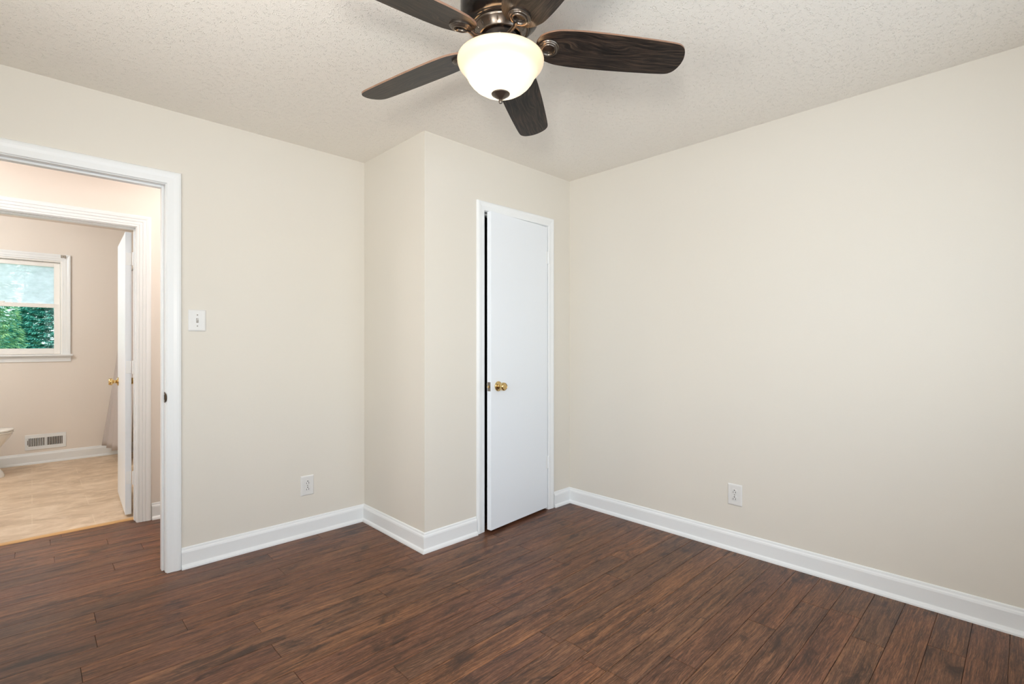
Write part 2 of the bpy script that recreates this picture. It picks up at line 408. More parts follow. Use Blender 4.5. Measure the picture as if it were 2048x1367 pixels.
bm = BM(); box(bm, XL-T, XR+T, YB0-T, YA+T/2, ZC, ZC+.08)
struct(obj('ceiling', bm, CEIL), 'white stippled bedroom ceiling', 'ceiling')
bm = BM(); box(bm, -1.65, 2.05, YA+T/2, YT1+.14, ZC, ZC+.08)
struct(obj('ceiling', bm, WALLW), 'smooth ceiling of the hall and bathroom', 'ceiling')
# hall extension of the plank floor either side of the bedroom
bm = BM(); box(bm, -1.65, X0f, YH0-.05, 4.262, -.06, -.0); box(bm, X1f, 2.05, YH0-.05, 4.262, -.06, 0) if X1f < 2.05 else None
struct(obj('floor', bm, PLANK), 'dark plank floor at the far left end of the hall', 'floor')

# ------------------------------------------------------------------ baseboards
BASE = [(0, 0), (.026, 0), (.0255, .008), (.022, .017), (.0155, .022), (.0145, .024), (.0145, .086), (.0125, .094), (.008, .100), (.0065, .108), (.0035, .112), (0, .112)]
flat = lambda s, t, h: Vector((s, t, h))
def base(names, path, labels, mat=TRIM):
    for i, nm in enumerate(names):
        if nm is None: continue
        bm = BM(); sweep(bm, path, BASE, flat, [i]); struct(obj(nm, bm, mat), labels[i], 'baseboard')
CW = .066
base(['baseboard_door_side', 'baseboard_closet_side', 'baseboard_closet_front'],
     [(CX0-CW-.003, YC), (XC, YC), (XC, YA), (DX1+CW+.003, YA)][::1],
     ['white baseboard along the closet front, left of the white door', 'white baseboard along the closet side wall', 'white baseboard between doorway and closet']) if False else None
def base_rev(path, names, labels, mat=TRIM):     # path walked so the room lies on its left
    base(names, path, labels, mat)
base_rev([(CX0-CW-.003, YC), (XC, YC), (XC, YA), (DX1+CW+.003, YA)], ['baseboard_closet_front', 'baseboard_closet_side', 'baseboard_door_side'],
         ['short white baseboard on the closet front left of the door', 'white baseboard along the narrow closet side wall', 'white baseboard between doorway and closet'])
base_rev([(XR, YB0), (XR, YC), (CX1+CW+.003, YC)], ['baseboard_right', 'baseboard_closet_corner'],
         ['long white baseboard along the right wall', 'tiny white baseboard piece between closet door and right wall'])
base_rev([(DX0-CW-.003, YA), (XL, YA), (XL, YB0), (XR-.03, YB0)], ['baseboard_door_side_left', 'baseboard_left', 'baseboard_back'],
         ['white baseboard left of the bedroom doorway', 'white baseboard beside the camera', 'white baseboard behind the camera'])
base_rev([(2.0, YH1), (HX1+.085, YH1)], ['baseboard_hall'], ['short white baseboard right of the bathroom doorway'])
base_rev([(1.75, YT1), (-1.3, YT1)], ['baseboard_bathroom'], ['white baseboard under the bathroom window'])

# ------------------------------------------------------------------ door casings and jambs
PLAIN = [(0, 0), (0, .009), (.003, .0115), (.012, .0125), (.030, .0135), (.044, .0165), (.054, .0170), (.062, .0145), (.0655, .009), (CW, 0)]
STEP = [(0, 0), (0, .010), (.002, .0115), (.010, .0115), (.013, .0090), (.016, .0125), (.028, .0135), (.031, .0115), (.035, .0155), (.046, .0165), (.049, .0150), (.053, .0185), (.066, .0205), (.074, .0195), (.077, .016), (.077, 0)]
def casing(name, x0, x1, z, plane, prof, face=-1, label=None, mat=TRIM, reveal=.004):
    bm = BM(); pth = [(x0-reveal, .001), (x0-reveal, z+reveal), (x1+reveal, z+reveal), (x1+reveal, .001)]
    sweep(bm, pth, prof, lambda s, t, h: Vector((s, plane+face*h, t)))
    return struct(obj(name, bm, mat), label, 'door trim')
def jamb(name, x0, x1, z, ya, yb, stop, label, mat=TRIM, stopd=.011):
    bm = BM()
    box(bm, x0-J, x0, ya, yb, 0.001, z+J, .001, 1); box(bm, x1, x1+J, ya, yb, 0.001, z+J, .001, 1); box(bm, x0, x1, ya, yb, z, z+J, .001, 1)
    s0, s1 = stop
    box(bm, x0, x0+stopd, s0, s1, 0.001, z, .002, 2); box(bm, x1-stopd, x1, s0, s1, 0.001, z, .002, 2); box(bm, x0+stopd, x1-stopd, s0, s1, z-stopd, z, .002, 2)
    return struct(obj(name, bm, mat), label, 'door frame')
casing('trim_2', DX0, DX1, DZ, YA, PLAIN, -1, 'white casing around the open bedroom doorway')
casing('trim_3', DX0, DX1, DZ, YA+T, PLAIN, 1, 'white casing on the hall side of the bedroom doorway')
j1 = jamb('trim_4', DX0, DX1, DZ, YA, YA+T, (YA+.038, YA+.075), 'white door jamb with dark strike plate, bedroom doorway')
casing('trim_5', HX0, HX1, HZ, YH1, STEP, -1, 'moulded white casing around the bathroom doorway')
jamb('trim_6', HX0, HX1, HZ, YH1, YT0, (YH1+.045, YH1+.078), 'white jamb of the bathroom doorway', stopd=.005)
casing('trim_7', HX0, HX1, HZ, YT0, STEP, 1, 'white casing inside the bathroom doorway')
casing('trim_8', CX0, CX1, CZ, YC, [(d*.93, h) for d, h in PLAIN], -1, 'white casing around the closet door', reveal=.003)
j3 = jamb('trim_9', CX0, CX1, CZ, YC, YC+.1, (YC+.040, YC+.075), 'white jamb of the closet door')
# strike plate on the bedroom jamb
bm = BM()
M = Matrix.Translation((DX1-.0008, YA+.004, .922)) @ Matrix.Rotation(pi/2, 4, 'Y')
box(bm, DX1-.0022, DX1-.0002, YA-.002, YA+.030, .922-.028, .922+.028, .0008, 2)
lip = [(DX1-.0012, YA+.002, .922), (DX1-.002, YA-.008, .922), (DX1+.003, YA-.0145, .922)]
n = 12
for side in (0,):
    rows = []
    for i in range(n+1):
        a = -1 + 2*i/n; hgt = .024*a; ww = sqrt(max(0, 1-a*a))
        rows.append([bm.verts.new((DX1-.0022, YA-.001, .922+hgt)), bm.verts.new((DX1-.0022-.001, YA-.010*ww-.0015, .922+hgt)), bm.verts.new((DX1+.0038*ww-.001, YA-.0155*ww-.0015, .922+hgt))])
    for a, b in zip(rows, rows[1:]):
        for q in range(2): bm.faces.new((a[q], a[q+1], b[q+1], b[q]))
obj('strike_plate', bm, ABRASS, j1)['label'] = 'aged brass strike plate'
bm = BM(); box(bm, DX1-.0026, DX1-.0021, YA+.010, YA+.022, .922-.013, .922+.013, .001, 1)
obj('strike_opening', bm, DARK, j1)
bm = BM(); box(bm, CX0+.0002, CX0+.0022, YC+.004, YC+.034, .93-.028, .93+.028, .0008, 2)
obj('strike_plate', bm, ABRASS, j3)['label'] = 'aged brass strike plate'

# ------------------------------------------------------------------ doors
def knob_prof(s=1.):
    return [(0, 0), (.0325*s, 0), (.0325*s, .003), (.031*s, .0065), (.024*s, .010), (.0165*s, .012), (.0125*s, .016), (.0118*s, .024), (.014*s, .030),
            (.0215*s, .034), (.0262*s, .040), (.0268*s, .047), (.0255*s, .055), (.0225*s, .0595), (.0205*s, .0605), (.0195*s, .0590), (.012*s, .0605), (0, .0612)]
def hinge(parent, x, y, z, ang, leaf1, leaf2, name='hinge'):
    bm = BM(); lathe(bm, [(0, -.047), (.0035, -.0465), (.0055, -.044), (.0055, .044), (.0035, .0465), (0, .047)], 14, Matrix.Translation((x, y, z)))
    for (ax, ay, bx, by) in (leaf1, leaf2): box(bm, min(ax, bx), max(ax, bx), min(ay, by), max(ay, by), z-.044, z+.044, .0006, 1)
    return obj(name, bm, TRIM, parent, smooth=True)
# closet door: hinged on the right, pulled open five degrees. local frame: x runs from hinge to latch
d1 = struct(thing('door_1', 'flush white closet door standing slightly ajar with brass knob', 'door', (CX1-.003, YC-.008, 0), pi+radians(5.0)))
LW = .596
bm = BM(); box(bm, 0.002, LW, -.035, 0, .018, 2.046, .0015, 2); dl = obj('door_panel', bm, DOORM, d1)
bm = BM(); lathe(bm, knob_prof(), 40, Matrix.Translation((LW-.066, 0, .930)) @ Matrix.Rotation(-pi/2, 4, 'X')); k = obj('door_knob', bm, BRASS, d1, smooth=True); k['label'] = 'polished brass door knob'
bm = BM(); lathe(bm, knob_prof(), 32, Matrix.Translation((LW-.066, -.035, .930)) @ Matrix.Rotation(pi/2, 4, 'X')); obj('door_knob', bm, BRASS, d1, smooth=True)['label'] = 'polished brass door knob'
bm = BM(); box(bm, LW-.0005, LW+.0018, -.030, -.005, .930-.029, .930+.029, .0012, 2)
lp = obj('latch_plate', bm, STEEL, d1); lp['label'] = 'small steel latch plate'
bm = BM(); box(bm, LW+.001, LW+.009, -.023, -.012, .930-.008, .930+.008, .002, 2); obj('latch_bolt', bm, BRASS, lp)
for z in (1.826, .345):
    bm = BM(); lathe(bm, [(0, -.047), (.004, -.0465), (.0062, -.044), (.0062, .044), (.004, .0465), (0, .047)], 14, Matrix.Translation((-.004, .006, z)))
    box(bm, -.012, .020, -.0002, .0016, z-.044, z+.044, .0005, 1); obj('hinge', bm, TRIM, d1, smooth=True)
# bathroom door: swung ninety degrees into the bathroom, hinged on the right jamb
d2 = struct(thing('door_2', 'white bathroom door swung open inward with brass knob', 'door', (HX1-.004, YT0+.012, 0), pi/2-radians(2.4)))
BW = .74
bm = BM(); box(bm, .030, BW, .003, .038, .020, 1.976, .0015, 2); obj('door_panel', bm, DOORM, d2)
for s, y in ((1, .038), (-1, .003)):
    bm = BM(); lathe(bm, knob_prof(), 36, Matrix.Translation((BW-.068, y, .905)) @ Matrix.Rotation(-s*pi/2, 4, 'X')); obj('door_knob', bm, BRASS, d2, smooth=True)['label'] = 'polished brass door knob'
for z in (1.79, .275, 1.04):
    bm = BM(); lathe(bm, [(0, -.047), (.004, -.0465), (.0062, -.044), (.0062, .044), (.004, .0465), (0, .047)], 14, Matrix.Translation((.004, -.004, z)))
    box(bm, .004, .0300, .006, .0085, z-.044, z+.044, .0005, 1); box(bm, .0285, .0300, .006, .034, z-.044, z+.044, .0005, 1); box(bm, -.020, .004, -.003, -.001, z-.044, z+.044, .0005, 1)
    obj('hinge', bm, TRIM, d2, smooth=True)

# ------------------------------------------------------------------ switch and outlets
def plate_bm(w, h, t=.0065):
    bm = BM(); a, b = w/2, h/2
    prof = [(0, 0), (0, .0025), (.002, .0045), (.005, .0060), (.009, t)]
    rings = []
    for ins, z in prof:
        rc = .004; pts = []
        for cx, cy, a0 in ((a-rc, b-rc, 0), (-a+rc, b-rc, 90), (-a+rc, -b+rc, 180), (a-rc, -b+rc, 270)):
            for q in range(4):
                t_ = radians(a0+q*30); pts.append((cx+rc*cos(t_), cy+rc*sin(t_)))
        rings.append([bm.verts.new((x*(1-ins/a), -z, y*(1-ins/b))) for x, y in pts])
    for r0, r1 in zip(rings, rings[1:]):
        m = len(r0)
        for i in range(m): bm.faces.new((r0[i], r0[(i+1) % m], r1[(i+1) % m], r1[i]))
    bm.faces.new(rings[-1]); bm.faces.new(rings[0][::-1]); return bm
def screw(parent, x, z, y=-.0065):
    bm = BM(); lathe(bm, [(.0034, 0), (.0034, .0006), (.0022, .0014), (0, .0016)], 16, Matrix.Translation((x, y, z)) @ Matrix.Rotation(pi/2, 4, 'X'))
    s = obj('screw', bm, SLOT, parent, smooth=True); return s
def switch(loc, rz, label):
    t = thing('light_switch', label, 'light switch', loc, rz)
    obj('wall_plate', plate_bm(.084, .118), PLATE, t)
    bm = BM(); box(bm, -.0055, .0055, -.0072, -.006, -.0125, .0125, .0004, 1); obj('toggle_slot', bm, SLOT, t)
    bm = BM(); vs = [(-.0042, -.006, -.006), (.0042, -.006, -.006), (.0042, -.006, .007), (-.0042, -.006, .007), (-.0032, -.0175, .005), (.0032, -.0175, .005), (.0032, -.0160, .0105), (-.0032, -.0160, .0105)]
    v = [bm.verts.new(p) for p in vs]
    for f in ((0, 1, 2, 3), (4, 5, 6, 7), (0, 1, 5, 4), (1, 2, 6, 5), (2, 3, 7, 6), (3, 0, 4, 7)): bm.faces.new([v[i] for i in f])
    bmesh.ops.bevel(bm, geom=bm.edges[:], offset=.0008, segments=2, affect='EDGES'); obj('toggle', bm, PLATE, t)
    screw(t, 0, .030); screw(t, 0, -.030); return t
def outlet(loc, rz, label):
    t = thing('electrical_outlet', label, 'outlet', loc, rz, 'wall outlets')
    obj('wall_plate', plate_bm(.082, .124), PLATE, t)
    for s in (1, -1):
        zc = s*.0195; bm = BM(); pts = []
        for i in range(40):
            a = 2*pi*i/40; x = .0172*cos(a); z = .0172*sin(a); z = max(-.0140, min(.0140, z)); pts.append((x, z))
        r0 = [bm.verts.new((x, -.0060, zc+z)) for x, z in pts]; r1 = [bm.verts.new((x*.98, -.0088, zc+z*.98)) for x, z in pts]; r2 = [bm.verts.new((x*.92, -.0093, zc+z*.92)) for x, z in pts]
        for a_, b_ in ((r0, r1), (r1, r2)):
            for i in range(40): bm.faces.new((a_[i], a_[(i+1) % 40], b_[(i+1) % 40], b_[i]))
        bm.faces.new(r2); so = obj('socket', bm, PLATE, t)
        bm = BM()
        box(bm, -.0078, -.0056, -.0099, -.0090, zc-.0085, zc+.0005); box(bm, .0054, .0078, -.0099, -.0090, zc-.0080, zc+.0020)
        lathe(bm, [(.0030, 0), (.0030, .0008), (0, .0008)], 14, Matrix.Translation((0, -.0091, zc+.0085)) @ Matrix.Rotation(pi/2, 4, 'X'))
        obj('socket_slots', bm, DARK, so)['label'] = 'dark prong slots'
    screw(t, 0, 0); return t
switch((.6475, YA, 1.331), 0, 'white toggle light switch on the wall right of the doorway')
outlet((1.244, YA, .314), 0, 'white double outlet low on the wall between doorway and closet')
outlet((XR, 1.175, .325), -pi/2, 'white double outlet low on the long right wall')

# ------------------------------------------------------------------ ceiling fan
FX, FY = 1.180, 1.277
fan = thing('ceiling_fan', 'five blade dark bronze ceiling fan with lit cream glass bowl', 'ceiling fan', (FX, FY, ZC))
zz = lambda z: z - ZC
def fl(name, prof, mat, seg=72, parent=fan):
    bm = BM(); lathe(bm, [(r, zz(z)) for r, z in prof], seg); return obj(name, bm, mat, parent, smooth=True)
fl('motor_housing', [(0, ZC-.001), (.118, ZC-.001), (.124, 2.430), (.128, 2.418), (.134, 2.410), (.1395, 2.402), (.1405, 2.392), (.1405, 2.372), (.1385, 2.352), (.131, 2.334), (.119, 2.322), (.1085, 2.3165),
                     (.1085, 2.3125), (.1045, 2.3105), (.1045, 2.3075), (.1005, 2.3065), (.0985, 2.3085), (0, 2.3085)], BRONZE_D)
ring = fl('vent_ring', [(.099, 2.312), (.099, 2.305), (.096, 2.301), (.0925, 2.303), (.0765, 2.284), (.0755, 2.280), (.0720, 2.2785), (.0700, 2.2825), (.0700, 2.308)], BRONZE)
for i in range(18):
    bm = BM(); a = 2*pi*i/18; Mx = Matrix.Rotation(a, 4, 'Z') @ Matrix.Translation((.0848, 0, zz(2.2928))) @ Matrix.Rotation(radians(220), 4, 'Y')
    pts = []
    for q in range(16):
        b = 2*pi*q/16; pts.append((.0032*cos(b), .0072*sin(b)))
    def rg(s, h): return [bm.verts.new(Mx @ Vector((-h, x*s, y*s if False else y*(1-(1-s)*.4)))) for x, y in pts]
    o0, o1, o2 = rg(1.0, -.0002), rg(.85, -.0012), rg(.55, .0002)
    for r0, r1 in ((o0, o1), (o1, o2)):
        for q in range(16): bm.faces.new((r0[q], r0[(q+1) % 16], r1[(q+1) % 16], r1[q]))
    bm.faces.new(o2); obj('vent_slot', bm, BRONZE, ring, smooth=True)
fl('rotor_hub', [(0, 2.300), (.062, 2.300), (.062, 2.262), (.058, 2.256), (0, 2.256)], BRONZE_D)
fl('switch_housing', [(0, 2.262), (.040, 2.262), (.040, 2.248), (.0475, 2.246), (.050, 2.242), (.050, 2.216), (.0535, 2.213), (.0535, 2.209), (.110, 2.203), (.118, 2.198), (.118, 2.194), (.1, 2.194), (0, 2.199)], BRONZE)
bowl = fl('glass_bowl', [(.1375, 2.2075), (.1440, 2.2065), (.1492, 2.2025), (.1515, 2.1960), (.1508, 2.1875), (.1470, 2.1780), (.1400, 2.1690), (.1315, 2.1610), (.1250, 2.1520), (.1200, 2.1420), (.1130, 2.1290), (.1030, 2.1160), (.0900, 2.1040), (.0740, 2.0935),
                          (.0560, 2.0860), (.0370, 2.0815), (.0180, 2.0800), (0, 2.0797)], BOWL)
bowl['label'] = 'lit cream alabaster glass bowl'
fl('finial', [(0, 2.092), (.0310, 2.0830), (.0325, 2.0800), (.0310, 2.0775), (.0270, 2.0760), (.0230, 2.0720), (.0150, 2.0665), (.0090, 2.0635), (.0062, 2.0605), (.0070, 2.0580), (.0072, 2.0510), (.0055, 2.0478), (0, 2.0470)], BRONZE, 40)
OUT = [(.124, 0), (.126, .020), (.135, .041), (.150, .055), (.170, .065), (.200, .0740), (.250, .0785), (.300, .0800), (.375, .0795), (.450, .0775), (.525, .0745), (.580, .0715), (.615, .0680), (.632, .0615), (.644, .050), (.652, .034), (.657, .015), (.658, 0)]
def spline(P, n=5):
    Q = []
    for i in range(len(P)-1):
        p0, p1, p2, p3 = P[max(i-1, 0)], P[i], P[i+1], P[min(i+2, len(P)-1)]
        if i == 0: p0 = (P[1][0], -P[1][1])
        if i == len(P)-2: p3 = (P[-2][0], -P[-2][1])
        for k in range(n):
            t = k/n; Q.append(tuple(.5*(2*p1[c]+(p2[c]-p0[c])*t+(2*p0[c]-5*p1[c]+4*p2[c]-p3[c])*t*t+(3*p1[c]-p0[c]-3*p2[c]+p3[c])*t**3) for c in (0, 1)))
    Q.append(P[-1]); return Q
OUT = spline(OUT); OUT = [(r, max(w, 0) if 0 < i < len(OUT)-1 else 0) for i, (r, w) in enumerate(OUT)]
PIT = radians(-13)
A0 = 104.64
bexp = {1: (0, 0), 2: (.007, 0), 3: (-.020, 0), 4: (0, 0), 5: (0, 0)}
blade0 = None
for nb in range(1, 6):
    a = radians(A0 - 72*(nb-2)); dz = bexp[nb][0]
    droop = -atan2(.0495-0 - dz/.49, 1)*1.0
    droop = -math.atan(.0495 - dz/.49)
    # frame at r=.169, z=2.2537: local x along the blade, y tangential
    M = Matrix.Rotation(a, 4, 'Z') @ Matrix.Translation((.169, 0, zz(2.2537))) @ Matrix.Rotation(-droop, 4, 'Y') @ Matrix.Rotation(PIT, 4, 'X')
    bmm = BM(); th = .0065
    loop = [(r-.169, w) for r, w in OUT] + [(r-.169, -w) for r, w in OUT[-2:0:-1]]
    top = [bmm.verts.new((x, y, th/2)) for x, y in loop]; bot = [bmm.verts.new((x, y, -th/2)) for x, y in loop]
    bmm.faces.new(top); bmm.faces.new(bot[::-1]); m = len(loop)
    for i in range(m):
        f = bmm.faces.new((bot[i], bot[(i+1) % m], top[(i+1) % m], top[i])); f.material_index = 1
    bl = obj('blade', bmm, [BLADE, BEDGE], fan); bl.matrix_local = M
    # bracket: curved arm from hub to the ring medallion under the blade root
    ca, sa = cos(a), sin(a)
    W = lambda r, y, z: Vector((r*ca - y*sa, r*sa + y*ca, zz(z)))
    bmm = BM()
    tube(bmm, [W(.046, 0, 2.272), W(.058, 0, 2.262), W(.075, -.004, 2.2515), W(.095, -.007, 2.2440), W(.115, -.005, 2.2415), (W(.135, 0, 2.2445)), W(.150, 0, 2.2465)],
         [(.016, .005), (.015, .006), (.0115, .006), (.0095, .0058), (.0105, .0055), (.015, .005), (.020, .0035)], 14)
    tube(bmm, [W(.060, .002, 2.264), W(.078, .0, 2.2555), W(.097, -.002, 2.2475), W(.117, -.001, 2.2440), W(.137, .002, 2.2465)], 0.0062, 12)
    arm = obj('blade_bracket', bmm, BRONZE, fan, smooth=True)
    bmm = BM(); hb = -th/2
    lathe(bmm, [(r_*1.1, z_) for r_, z_ in [(.0345, hb+.001), (.0345, hb-.005), (.0325, hb-.0075), (.0300, hb-.0075), (.0288, hb-.0100), (.0262, hb-.0115), (.0235, hb-.0105), (.0222, hb-.0125), (.0198, hb-.0130), (.0172, hb-.0105), (.0160, hb-.004), (.0158, hb-.0006), (0, hb-.0006)]], 48)
    md = obj('medallion', bmm, BRONZE, arm, smooth=True); md.matrix_local = M
for a in (20, 140, 260):
    light('fan_bulb', 'POINT', (FX+.045*cos(radians(a)), FY+.045*sin(radians(a)), 2.152), 17, (1, .88, .72), .022)
for a in (20, 140, 260):
    bm = BM(); lathe(bm, [(0, zz(2.195)), (.012, zz(2.195)), (.012, zz(2.188)), (0, zz(2.188))], 16, Matrix.Translation((.045*cos(radians(a)), .045*sin(radians(a)), 0)))
    obj('lamp_socket', bm, BRONZE_D, fan)

# ------------------------------------------------------------------ bathroom: window, vent, toilet, curtain, tub
w1 = struct(thing('window_1', 'white double hung bathroom window with trees outside', 'window', (0, 0, 0)))
WC = .062
bm = BM()
pth = [(WX0, WZ0), (WX0, WZ1), (WX1, WZ1), (WX1, WZ0)]
sweep(bm, pth, [(0, 0), (0, .009), (.004, .012), (.018, .0125), (.022, .0155), (.040, .0165), (.050, .020), (.062, .021), (.066, .018), (.068, 0)], lambda s, t, h: Vector((s, YT1-h, t)))
obj('window_casing', bm, TRIM, w1)
bm = BM(); box(bm, WX0-.082, WX1+.082, YT1-.045, YT1+.04, WZ0-.018, WZ0, .005, 2); obj('window_stool', bm, TRIM, w1)
bm = BM(); sweep(bm, [(WX0-.068, WZ0-.018), (WX1+.068, WZ0-.018)], [(0, 0), (0, .016), (-.012, .017), (-.016, .013), (-.030, .012), (-.036, .010), (-.056, .009), (-.056, 0)], lambda s, t, h: Vector((s, YT1-h, t)))
obj('window_apron', bm, TRIM, w1)
bm = BM()
box(bm, WX0, WX0+.012, YT1, YT1+.13, WZ0, WZ1); box(bm, WX1-.012, WX1, YT1, YT1+.13, WZ0, WZ1); box(bm, WX0+.012, WX1-.012, YT1, YT1+.13, WZ1-.012, WZ1); box(bm, WX0+.012, WX1-.012, YT1+.04, YT1+.13, WZ0, WZ0+.012)
obj('window_frame', bm, VINYL, w1)
ZM = 1.578
def sash(name, y0, y1, z0, z1, pane, bt, bb, side):
    xa, xb = WX0+.014, WX1-.014; bm = BM()
    box(bm, xa, xa+side, y0, y1, z0, z1, .002, 1); box(bm, xb-side, xb, y0, y1, z0, z1, .002, 1)
    box(bm, xa+side, xb-side, y0, y1, z1-bt, z1, .002, 1); box(bm, xa+side, xb-side, y0, y1, z0, z0+bb, .002, 1)
    s = obj(name, bm, VINYL, w1)
    bm = BM(); box(bm, xa+side-.004, xb-side+.004, (y0+y1)/2-.003, (y0+y1)/2+.003, z0+bb-.004, z1-bt+.004); obj('pane', bm, pane, s); return s
sash('upper_sash', YT1+.060, YT1+.090, ZM-.005, WZ1-.014, PANEH, .045, .034, .046)
ls = sash('lower_sash', YT1+.026, YT1+.056, WZ0+.002, ZM+.028, PANE, .040, .058, .046)
bm = BM(); box(bm, -.25, -.19, YT1+.030, YT1+.052, ZM+.028, ZM+.040, .003, 2); obj('sash_lock', bm, VINYL, ls)
# curtain rod bracket on the casing corner
br = thing('curtain_rod_bracket', 'small chrome curtain rod bracket on the window casing corner', 'bracket', (.231, YT1-.0195, 2.092))
bm = BM(); box(bm, -.021, .021, -.004, 0, -.015, .015, .0015, 2); obj('back_plate', bm, CHROME, br)
bm = BM(); tube(bm, [(0, -.003, -.002), (0, -.020, -.008), (0, -.030, -.006), (0, -.034, .004)], .0045, 10); lathe(bm, [(0, 0), (.008, 0), (.009, .006), (.006, .010), (0, .011)], 16, Matrix.Translation((0, -.030, -.016))); obj('rod_hook', bm, CHROME, br, smooth=True)
# wall register
vt = thing('air_vent', 'white metal wall register with two banks of vertical louvers', 'air vent', (.101, YT1, .2165))
bm = BM(); w_, h_ = .152, .075
iw = [(-.122, -.008), (.008, .122)]
box(bm, -w_, w_, -.006, 0, .040, h_, .0015, 1); box(bm, -w_, w_, -.006, 0, -h_, -.040, .0015, 1)
box(bm, -w_, -.124, -.006, 0, -.040, .040); box(bm, .124, w_, -.006, 0, -.040, .040); box(bm, -.007, .007, -.006, 0, -.040, .040)
obj('frame', bm, TRIM, vt)
bm = BM()
for a, b in ((-.122, -.008), (.008, .122)):
    for i in range(9):
        x = a + (i+.5)*(b-a)/9
        v0 = Matrix.Translation((x, -.003, 0)) @ Matrix.Rotation(radians(28 if a < 0 else -22), 4, 'Z')
        r = bmesh.ops.create_cube(bm, size=1, matrix=v0 @ Matrix.Diagonal((.0028, .012, .080, 1)))
obj('louvers', bm, TRIM, vt)
bm = BM(); box(bm, -.124, .124, -.0012, -.0004, -.042, .042); obj('duct_opening', bm, DUCT, vt)
bm = BM(); box(bm, -.134, -.130, -.016, -.005, -.022, .022, .001, 1); obj('damper_lever', bm, DUCT, vt)
# toilet, facing +x, front tip near x=-.12
tl = thing('toilet', 'white porcelain toilet with closed lid, cut by the left edge', 'toilet', (0, 6.42, 0))
def loft(bm, rings, cap0=True, cap1=True):
    R = [[bm.verts.new(p) for p in r] for r in rings]
    for a, b in zip(R, R[1:]):
        m = len(a)
        for i in range(m): bm.faces.new((a[i], a[(i+1) % m], b[(i+1) % m], b[i]))
    if cap0: bm.faces.new(R[0][::-1])
    if cap1: bm.faces.new(R[-1])
def egg(xb, xf, hw, z, n=40, e=.8):
    pts = []; cx = xb + (xf-xb)*.42
    for i in range(n):
        a = 2*pi*i/n; x = cos(a); y = sin(a)
        px = cx + (xf-cx)*x if x > 0 else cx + (cx-xb)*x*1.0
        py = hw*(abs(y)**e)*(1 if y > 0 else -1); pts.append((px, py, z))
    return pts
bm = BM()
loft(bm, [egg(-.72, -.178, .120, 0), egg(-.72, -.178, .118, .02), egg(-.70, -.190, .108, .05), egg(-.68, -.235, .100, .12), egg(-.68, -.262, .110, .18), egg(-.69, -.225, .135, .24), egg(-.70, -.180, .160, .30), egg(-.71, -.145, .180, .35), egg(-.72, -.130, .186, .378), egg(-.72, -.128, .186, .392)])
obj('toilet_bowl', bm, PORC, tl, smooth=True)
bm = BM(); loft(bm, [egg(-.66, -.124, .188, .394), egg(-.66, -.119, .191, .399), egg(-.66, -.119, .191, .409), egg(-.66, -.124, .188, .412)]); obj('toilet_seat', bm, PORC, tl, smooth=True)
bm = BM(); loft(bm, [egg(-.66, -.122, .189, .4145), egg(-.66, -.117, .192, .418), egg(-.66, -.117, .192, .427), egg(-.66, -.125, .186, .4325), egg(-.64, -.20, .12, .436)]); obj('toilet_lid', bm, PORC, tl, smooth=True)
bm = BM(); box(bm, -.92, -.73, -.22, .22, .38, .74, .02, 3); box(bm, -.80, -.68, -.12, .12, .26, .40, .015, 2); obj('tank', bm, PORC, tl, smooth=True)
bm = BM(); box(bm, -.93, -.72, -.23, .23, .74, .775, .01, 3); obj('tank_lid', bm, PORC, tl, smooth=True)
# shower curtain and its rod, tub behind the open door
bm = BM(); nz_, nf = 30, 90; grid = []
for i in range(nz_+1):
    s = i/nz_; z = 1.93 - s*(1.93-.118)
    row = []
    for j in range(nf+1):
        u = j/nf; y = 6.10 + .68*u
        x = .735 - .175*s**1.15*(0.35+.65*u) + (.024+.014*s)*sin(u*2*pi*3.5 + .8*s) + .006*sin(u*31+s*4)
        row.append(bm.verts.new((x, y + .01*sin(s*5+u*9), z + .006*sin(u*20)*s)))
    grid.append(row)
for a, b in zip(grid, grid[1:]):
    for j in range(nf): bm.faces.new((a[j], a[j+1], b[j+1], b[j]))
cu = obj('shower_curtain', bm, CURT, smooth=True)
md = cu.modifiers.new('cloth', 'SOLIDIFY'); md.thickness = .002
cu['label'] = 'pale grey shower curtain hanging behind the open bathroom door'; cu['category'] = 'shower curtain'
rod = thing('shower_curtain_rod', 'chrome rod carrying the shower curtain above the tub', 'curtain rod', (.735, (YT0+YT1)/2, 1.955))
bm = BM(); hL = (YT1-YT0)/2; tube(bm, [(0, -hL+.001, 0), (0, hL-.001, 0)], .0125, 16); obj('rod_tube', bm, CHROME, rod, smooth=True)
for s in (-1, 1):
    bm = BM(); lathe(bm, [(0, 0), (.028, 0), (.026, .008), (.014, .014), (0, .014)], 20, Matrix.Translation((0, s*hL, 0)) @ Matrix.Rotation(s*pi/2, 4, 'X')); obj('rod_flange', bm, CHROME, rod, smooth=True)
tb = thing('bathtub', 'white bathtub behind the shower curtain', 'bathtub', (1.27, 5.98, .002))
bm = BM()
def rr(x0, x1, y0, y1, z, rc, n=5):
    p = []
    for cx, cy, a0 in ((x1-rc, y1-rc, 0), (x0+rc, y1-rc, 90), (x0+rc, y0+rc, 180), (x1-rc, y0+rc, 270)):
        for q in range(n): t_ = radians(a0+90*q/(n-1)); p.append((cx+rc*cos(t_), cy+rc*sin(t_), z))
    return p
loft(bm, [rr(-.46, .475, -.86, .895, 0, .03), rr(-.46, .475, -.86, .895, .37, .03), rr(-.45, .465, -.85, .885, .385, .03), rr(-.36, .40, -.76, .80, .385, .1), rr(-.34, .38, -.74, .78, .36, .1), rr(-.28, .33, -.6, .66, .08, .1)])
obj('tub_shell', bm, PORC, tb, smooth=True)

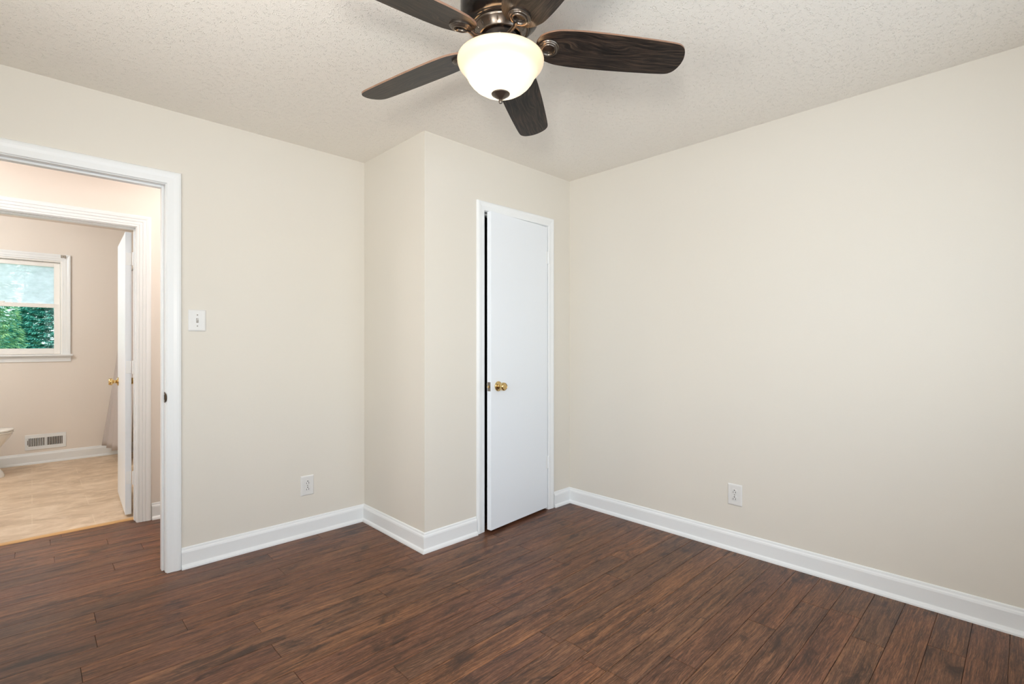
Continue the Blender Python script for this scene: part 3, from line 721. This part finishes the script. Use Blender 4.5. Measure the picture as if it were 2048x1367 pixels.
# ------------------------------------------------------------------ windows behind the camera
def room_window(name, mp, w, label):
    t = struct(thing(name, label, 'window'))
    def part(nm, boxes, mat, par):
        bm = BM()
        for x0, x1, d0, d1, z0, z1 in boxes:
            ps = [mp(x, d) for x in (x0, x1) for d in (d0, d1)]
            xs = [p[0] for p in ps]; ys = [p[1] for p in ps]; box(bm, min(xs), max(xs), min(ys), max(ys), z0, z1)
        return obj(nm, bm, mat, par)
    a, b, z0, z1, zm = 0, w, .9, 2.1, 1.5
    part('window_casing', [(a-.066, a, -.017, 0, z0-.0, z1), (b, b+.066, -.017, 0, z0, z1), (a-.066, b+.066, -.017, 0, z1, z1+.066)], TRIM, t)
    part('window_stool', [(a-.08, b+.08, -.045, .03, z0-.02, z0)], TRIM, t)
    for nm, y, za, zb in (('upper_sash', .065, zm-.02, z1), ('lower_sash', .035, z0, zm+.02)):
        s = part(nm, [(a, a+.045, y, y+.03, za, zb), (b-.045, b, y, y+.03, za, zb), (a+.045, b-.045, y, y+.03, zb-.04, zb), (a+.045, b-.045, y, y+.03, za, za+.04)], VINYL, t)
        part('pane', [(a+.045, b-.045, y+.013, y+.017, za+.04, zb-.04)], PANEC, s)
room_window('window_2', lambda x, d: (.15+x, YB0-d), 2.2, 'white double hung window behind the camera')
room_window('window_3', lambda x, d: (XL-d, .05+x), 1.9, 'white double hung window beside the camera')

# ------------------------------------------------------------------ outside
bm = BM(); box(bm, -25, 25, YT1+.6, 60, -.75, -.6); g = struct(obj('ground', bm, GRASS), 'lawn outside the bathroom window', 'ground')
def conifer(loc, h, r0, mat, n, seed, label, size=.16, far=False, kind='conifer_tree', power=1.):
    rg = random.Random(seed)
    t = thing(kind, label, 'tree', loc, 0, 'trees outside the bathroom window')
    bm = BM(); tube(bm, [(0, 0, 0), (.02, .01, h*.5), (0, 0, h*.97)], [(.09, .09), (.06, .06), (.015, .015)], 10); obj('trunk', bm, BARK, t, smooth=True)
    bm = BM()
    for i in range(n):
        z = h*(.03+.95*rg.random()**.9); z = z*.6 + .4*round(z/.17)*.17; R = r0*(1-(z/h)**power)*.98 + .05
        if rg.random() < .45: R *= rg.uniform(.55, .95)
        a = rg.uniform(0, 2*pi); p = Vector((R*cos(a), R*sin(a), z + .06*sin(7*a+z*3)))
        out = Vector((cos(a), sin(a), rg.uniform(-.22, .08))).normalized(); side = Vector((-sin(a), cos(a), rg.uniform(-.12, .12))).normalized()
        L = size*rg.uniform(.7, 1.5)
        for f in range(5):
            g_ = (f-2)*.42; d2_ = (out*cos(g_) + side*sin(g_)).normalized(); s2_ = d2_.cross(Vector((0, 0, 1))).normalized()
            b0 = p; ln = L*(1-.12*abs(f-2))*rg.uniform(.85, 1.1); mid = b0 + d2_*ln*.55; tipp = b0 + d2_*ln - Vector((0, 0, ln*.22)); w2 = s2_*ln*.13 + Vector((0, 0, ln*.03*rg.uniform(-1, 1)))
            v = [bm.verts.new(x) for x in (b0, mid-w2, tipp, mid+w2)]
            bm.faces.new(v)
    obj('foliage', bm, mat, t, keep=True)
    return t
conifer((.70, 16.4, -.6), 5.3, 1.6, LEAF_T, 26000, 1, 'dark teal green conifer filling the right of the lower window sash', .095)
conifer((-.97, 12.8, -.6), 6.0, 1.15, LEAF_G, 14000, 2, 'lighter green conifer at the left edge of the lower window sash', .08)
conifer((-.35, 20.8, -.6), 2.45, 1.2, LEAF_G, 2600, 3, 'small conifer seen between the two nearer ones', .2)
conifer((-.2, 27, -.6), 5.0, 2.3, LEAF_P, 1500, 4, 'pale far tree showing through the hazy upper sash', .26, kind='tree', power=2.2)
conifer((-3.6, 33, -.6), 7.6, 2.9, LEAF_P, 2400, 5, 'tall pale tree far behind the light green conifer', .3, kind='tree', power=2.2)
